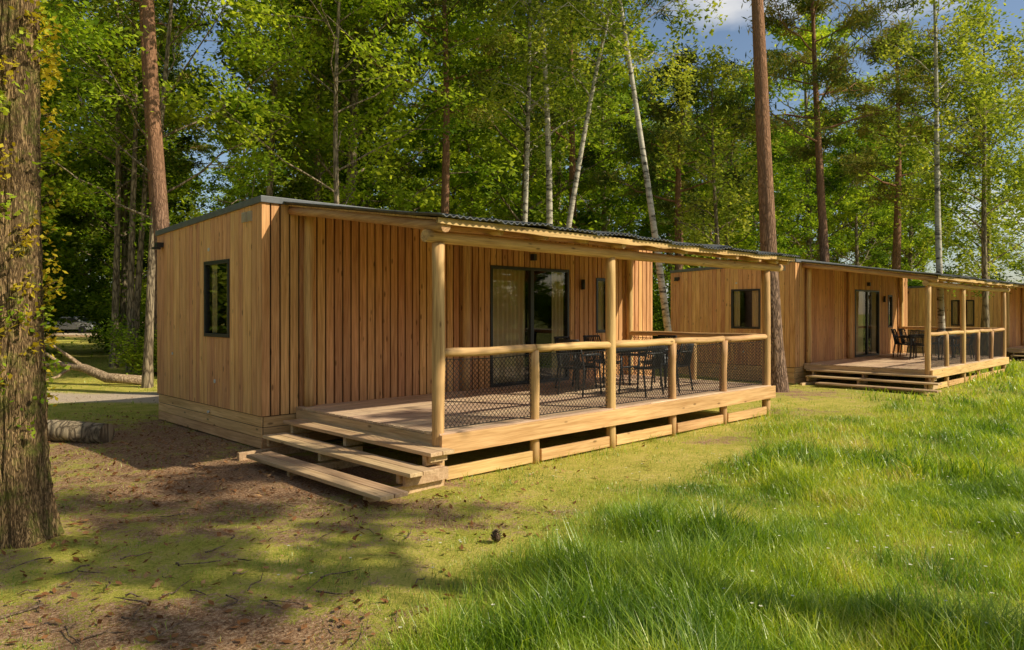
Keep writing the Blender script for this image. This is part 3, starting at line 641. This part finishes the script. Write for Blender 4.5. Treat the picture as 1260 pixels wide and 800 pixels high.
for ring,(z0,z1,n) in enumerate([(25,34,26),(34,48,46),(48,75,66)]):
    for k in range(n):
        Z=rf.uniform(z0,z1); X=rf.uniform(-.9,.95)*Z; x,y=loc(X,Z)
        if not okpos(x,y,X,Z): continue
        r=X/Z; me,H=rf.choices(FM,[3,3,2,2,1.2])[0]
        cap=100
        if .18<r<.34: cap=11.2+ (Z-30)*.22
        if r>.56: cap=9.8+(Z-30)*.24
        s=rf.uniform(.8,1.15); 
        if H*s>cap: s=cap/H
        if s<.45: s=.45
        inst('forest_tree',me,(x,y,float(gh(x,y))-.1),rf.random()*6.28,(s*1.0,s*1.0,s),F); cnt+=1
for k in range(14):
    Z=rf.uniform(72,84); X=(-.75+k*.02)*Z; x,y=loc(X,Z); me,H=rf.choice(FM[:4]); inst('forest_tree',me,(x,y,-.2),rf.random()*6,rf.uniform(.9,1.1),F)
    inst('shrub',SH[k%3],(x+rf.uniform(-3,3),y-3,0),rf.random()*6,(2.2,2.2,1.6),F)
for k in range(30):
    Z=rf.uniform(16,46); X=-rf.uniform(26,62); x,y=loc(X,Z); me,H=rf.choice(FM[:3]); inst('forest_tree',me,(x,y,-.2),rf.random()*6,rf.uniform(.8,1.05),F)
    if k%2: inst('shrub',SH[k%3],(x+2,y-2,0),rf.random()*6,(2.6,2.6,2.0),F)
for k in range(14):
    x=rf.uniform(58,75); y=rf.uniform(-20,25); me,H=rf.choice(FM); s=rf.uniform(.7,1.0); inst('forest_tree',me,(x,y,-.5),rf.random()*6,s,F)
for k in range(28):
    x=-25+k*4+rf.uniform(-1,1); y=rf.uniform(-50,-43); me,H=rf.choice(FM[:3]); s=rf.uniform(.7,.9); inst('forest_tree',me,(x,y,-.2),rf.random()*6,s,F); inst('shrub',SH[k%3],(x+2,y+3,-.1),k,(2.4,2.4,1.8),F)
for k in range(20):
    x=rf.uniform(-42,-26); y=-40+k*4.6; me,H=rf.choice(FM[:3]); s=rf.uniform(.8,1.0); inst('forest_tree',me,(x,y,-.2),rf.random()*6,s,F); inst('shrub',SH[k%3],(-25,y+2,-.1),k,(2.4,2.4,1.8),F)
for k in range(130):
    Z=rf.uniform(22,44); X=rf.uniform(-.9,.95)*Z; x,y=loc(X,Z)
    if not okpos(x,y,X,Z): continue
    s=rf.uniform(.6,1.5); inst('shrub',SH[rf.randrange(3)],(x,y,float(gh(x,y))),rf.random()*6,(s*1.2,s*1.2,s),F)

def P3(X,Z,h): x,y=loc(X,Z); return (x,y,float(gh(x,y))+h)
M_dry=barkmat('dry_wood',(.16,.10,.06),(.50,.36,.23),14,.5,.01)
m=MB()
m.tube([P3(-12.9,19.8,.42),P3(-12.0,19.6,.5),P3(-11.3,19.4,.42),P3(-10.6,19.2,.18),P3(-9.6,19.1,.12)],[.05,.08,.11,.13,.12],10)
m.tube([P3(-11.3,19.4,.42),P3(-11.8,19.5,.75),P3(-12.1,19.3,1.05)],[.06,.045,.02],7); m.tube([P3(-11.7,19.5,.45),P3(-11.9,19.2,.2),P3(-12.4,18.9,.05)],[.05,.035,.02],7); m.tube([P3(-12,19.6,.5),P3(-12.7,19.9,.8),P3(-13.3,20.0,.85)],[.05,.03,.015],7)
m.obj('fallen_branch',[M_dry])
m=MB(); m.tube([P3(-7.3,10.9,.13),P3(-6.7,10.8,.15),P3(-5.85,10.6,.13)],[.16,.165,.15],18,0,True,True,.08); m.obj('fallen_log',[B_gen])
def car():
    E=empty('parked_car',(*loc(-39.5,66),.0)); E.location.z=float(gh(E.location.x,E.location.y)); E.rotation_euler[2]=math.radians(-44)
    prof=[(-2.1,.35),(-2.15,.75),(-2.0,.95),(-1.55,1.0),(-.95,1.42),(.6,1.46),(1.35,1.02),(2.0,.9),(2.15,.6),(2.12,.35)]
    m=MB(); n=len(prof); rings=[]
    for y,sc in ((-.86,.0),(-.8,.02),(.8,.02),(.86,0)):
        rings.append([(x,y*(1-.14*max(0,(z-.95)/.5)),z+(sc if z>.9 else 0)) for x,z in prof])
    o=m.addv(rings); 
    for r in range(3):
        for k in range(n): m.quads([[o+r*n+k,o+r*n+(k+1)%n,o+(r+1)*n+(k+1)%n,o+(r+1)*n+k]],0,False)
    for r in (0,3):
        c=m.addv([(0,(-.86 if r==0 else .86),.7)]); m.tris([[c,o+r*n+k,o+r*n+(k+1)%n] for k in range(n)],0)
    m.obj('car_body',[flat('car_paint',(.40,.41,.42),.25,.6)],E)
    m=MB()
    for y in (-.875,.875): 
        for a,b in ((-1.35,-.1),(-.02,1.05)):
            yo=y*.93; o=m.addv([(a if a>-1 else -1.35,y,1.0),(b+.1 if b>1 else b,y,1.0),(b-.5 if b>1 else b,yo,1.36),(a+.42 if a<-1 else a,yo,1.36)]); m.quads([[o,o+1,o+2,o+3]])
    o=m.addv([(1.36,-.7,1.05),(1.36,.7,1.05),(.68,.64,1.45),(.68,-.64,1.45)]); m.quads([[o,o+1,o+2,o+3]]); m.obj('car_windows',[M_black],E)
    m=MB()
    for x_ in (-1.35,1.35):
        for y in (-.8,.8): m.tube([(x_,y-.1,.33),(x_,y+.1,.33)],.33,18)
    m.obj('car_wheels',[M_furn],E)
    m=MB(); m.box(-2.17,-2.12,-.8,-.5,.7,.9); m.box(-2.17,-2.12,.5,.8,.7,.9); m.obj('tail_lights',[flat('red_lens',(.5,.02,.01),.3,.5)],E)
car()
print('forest',cnt)
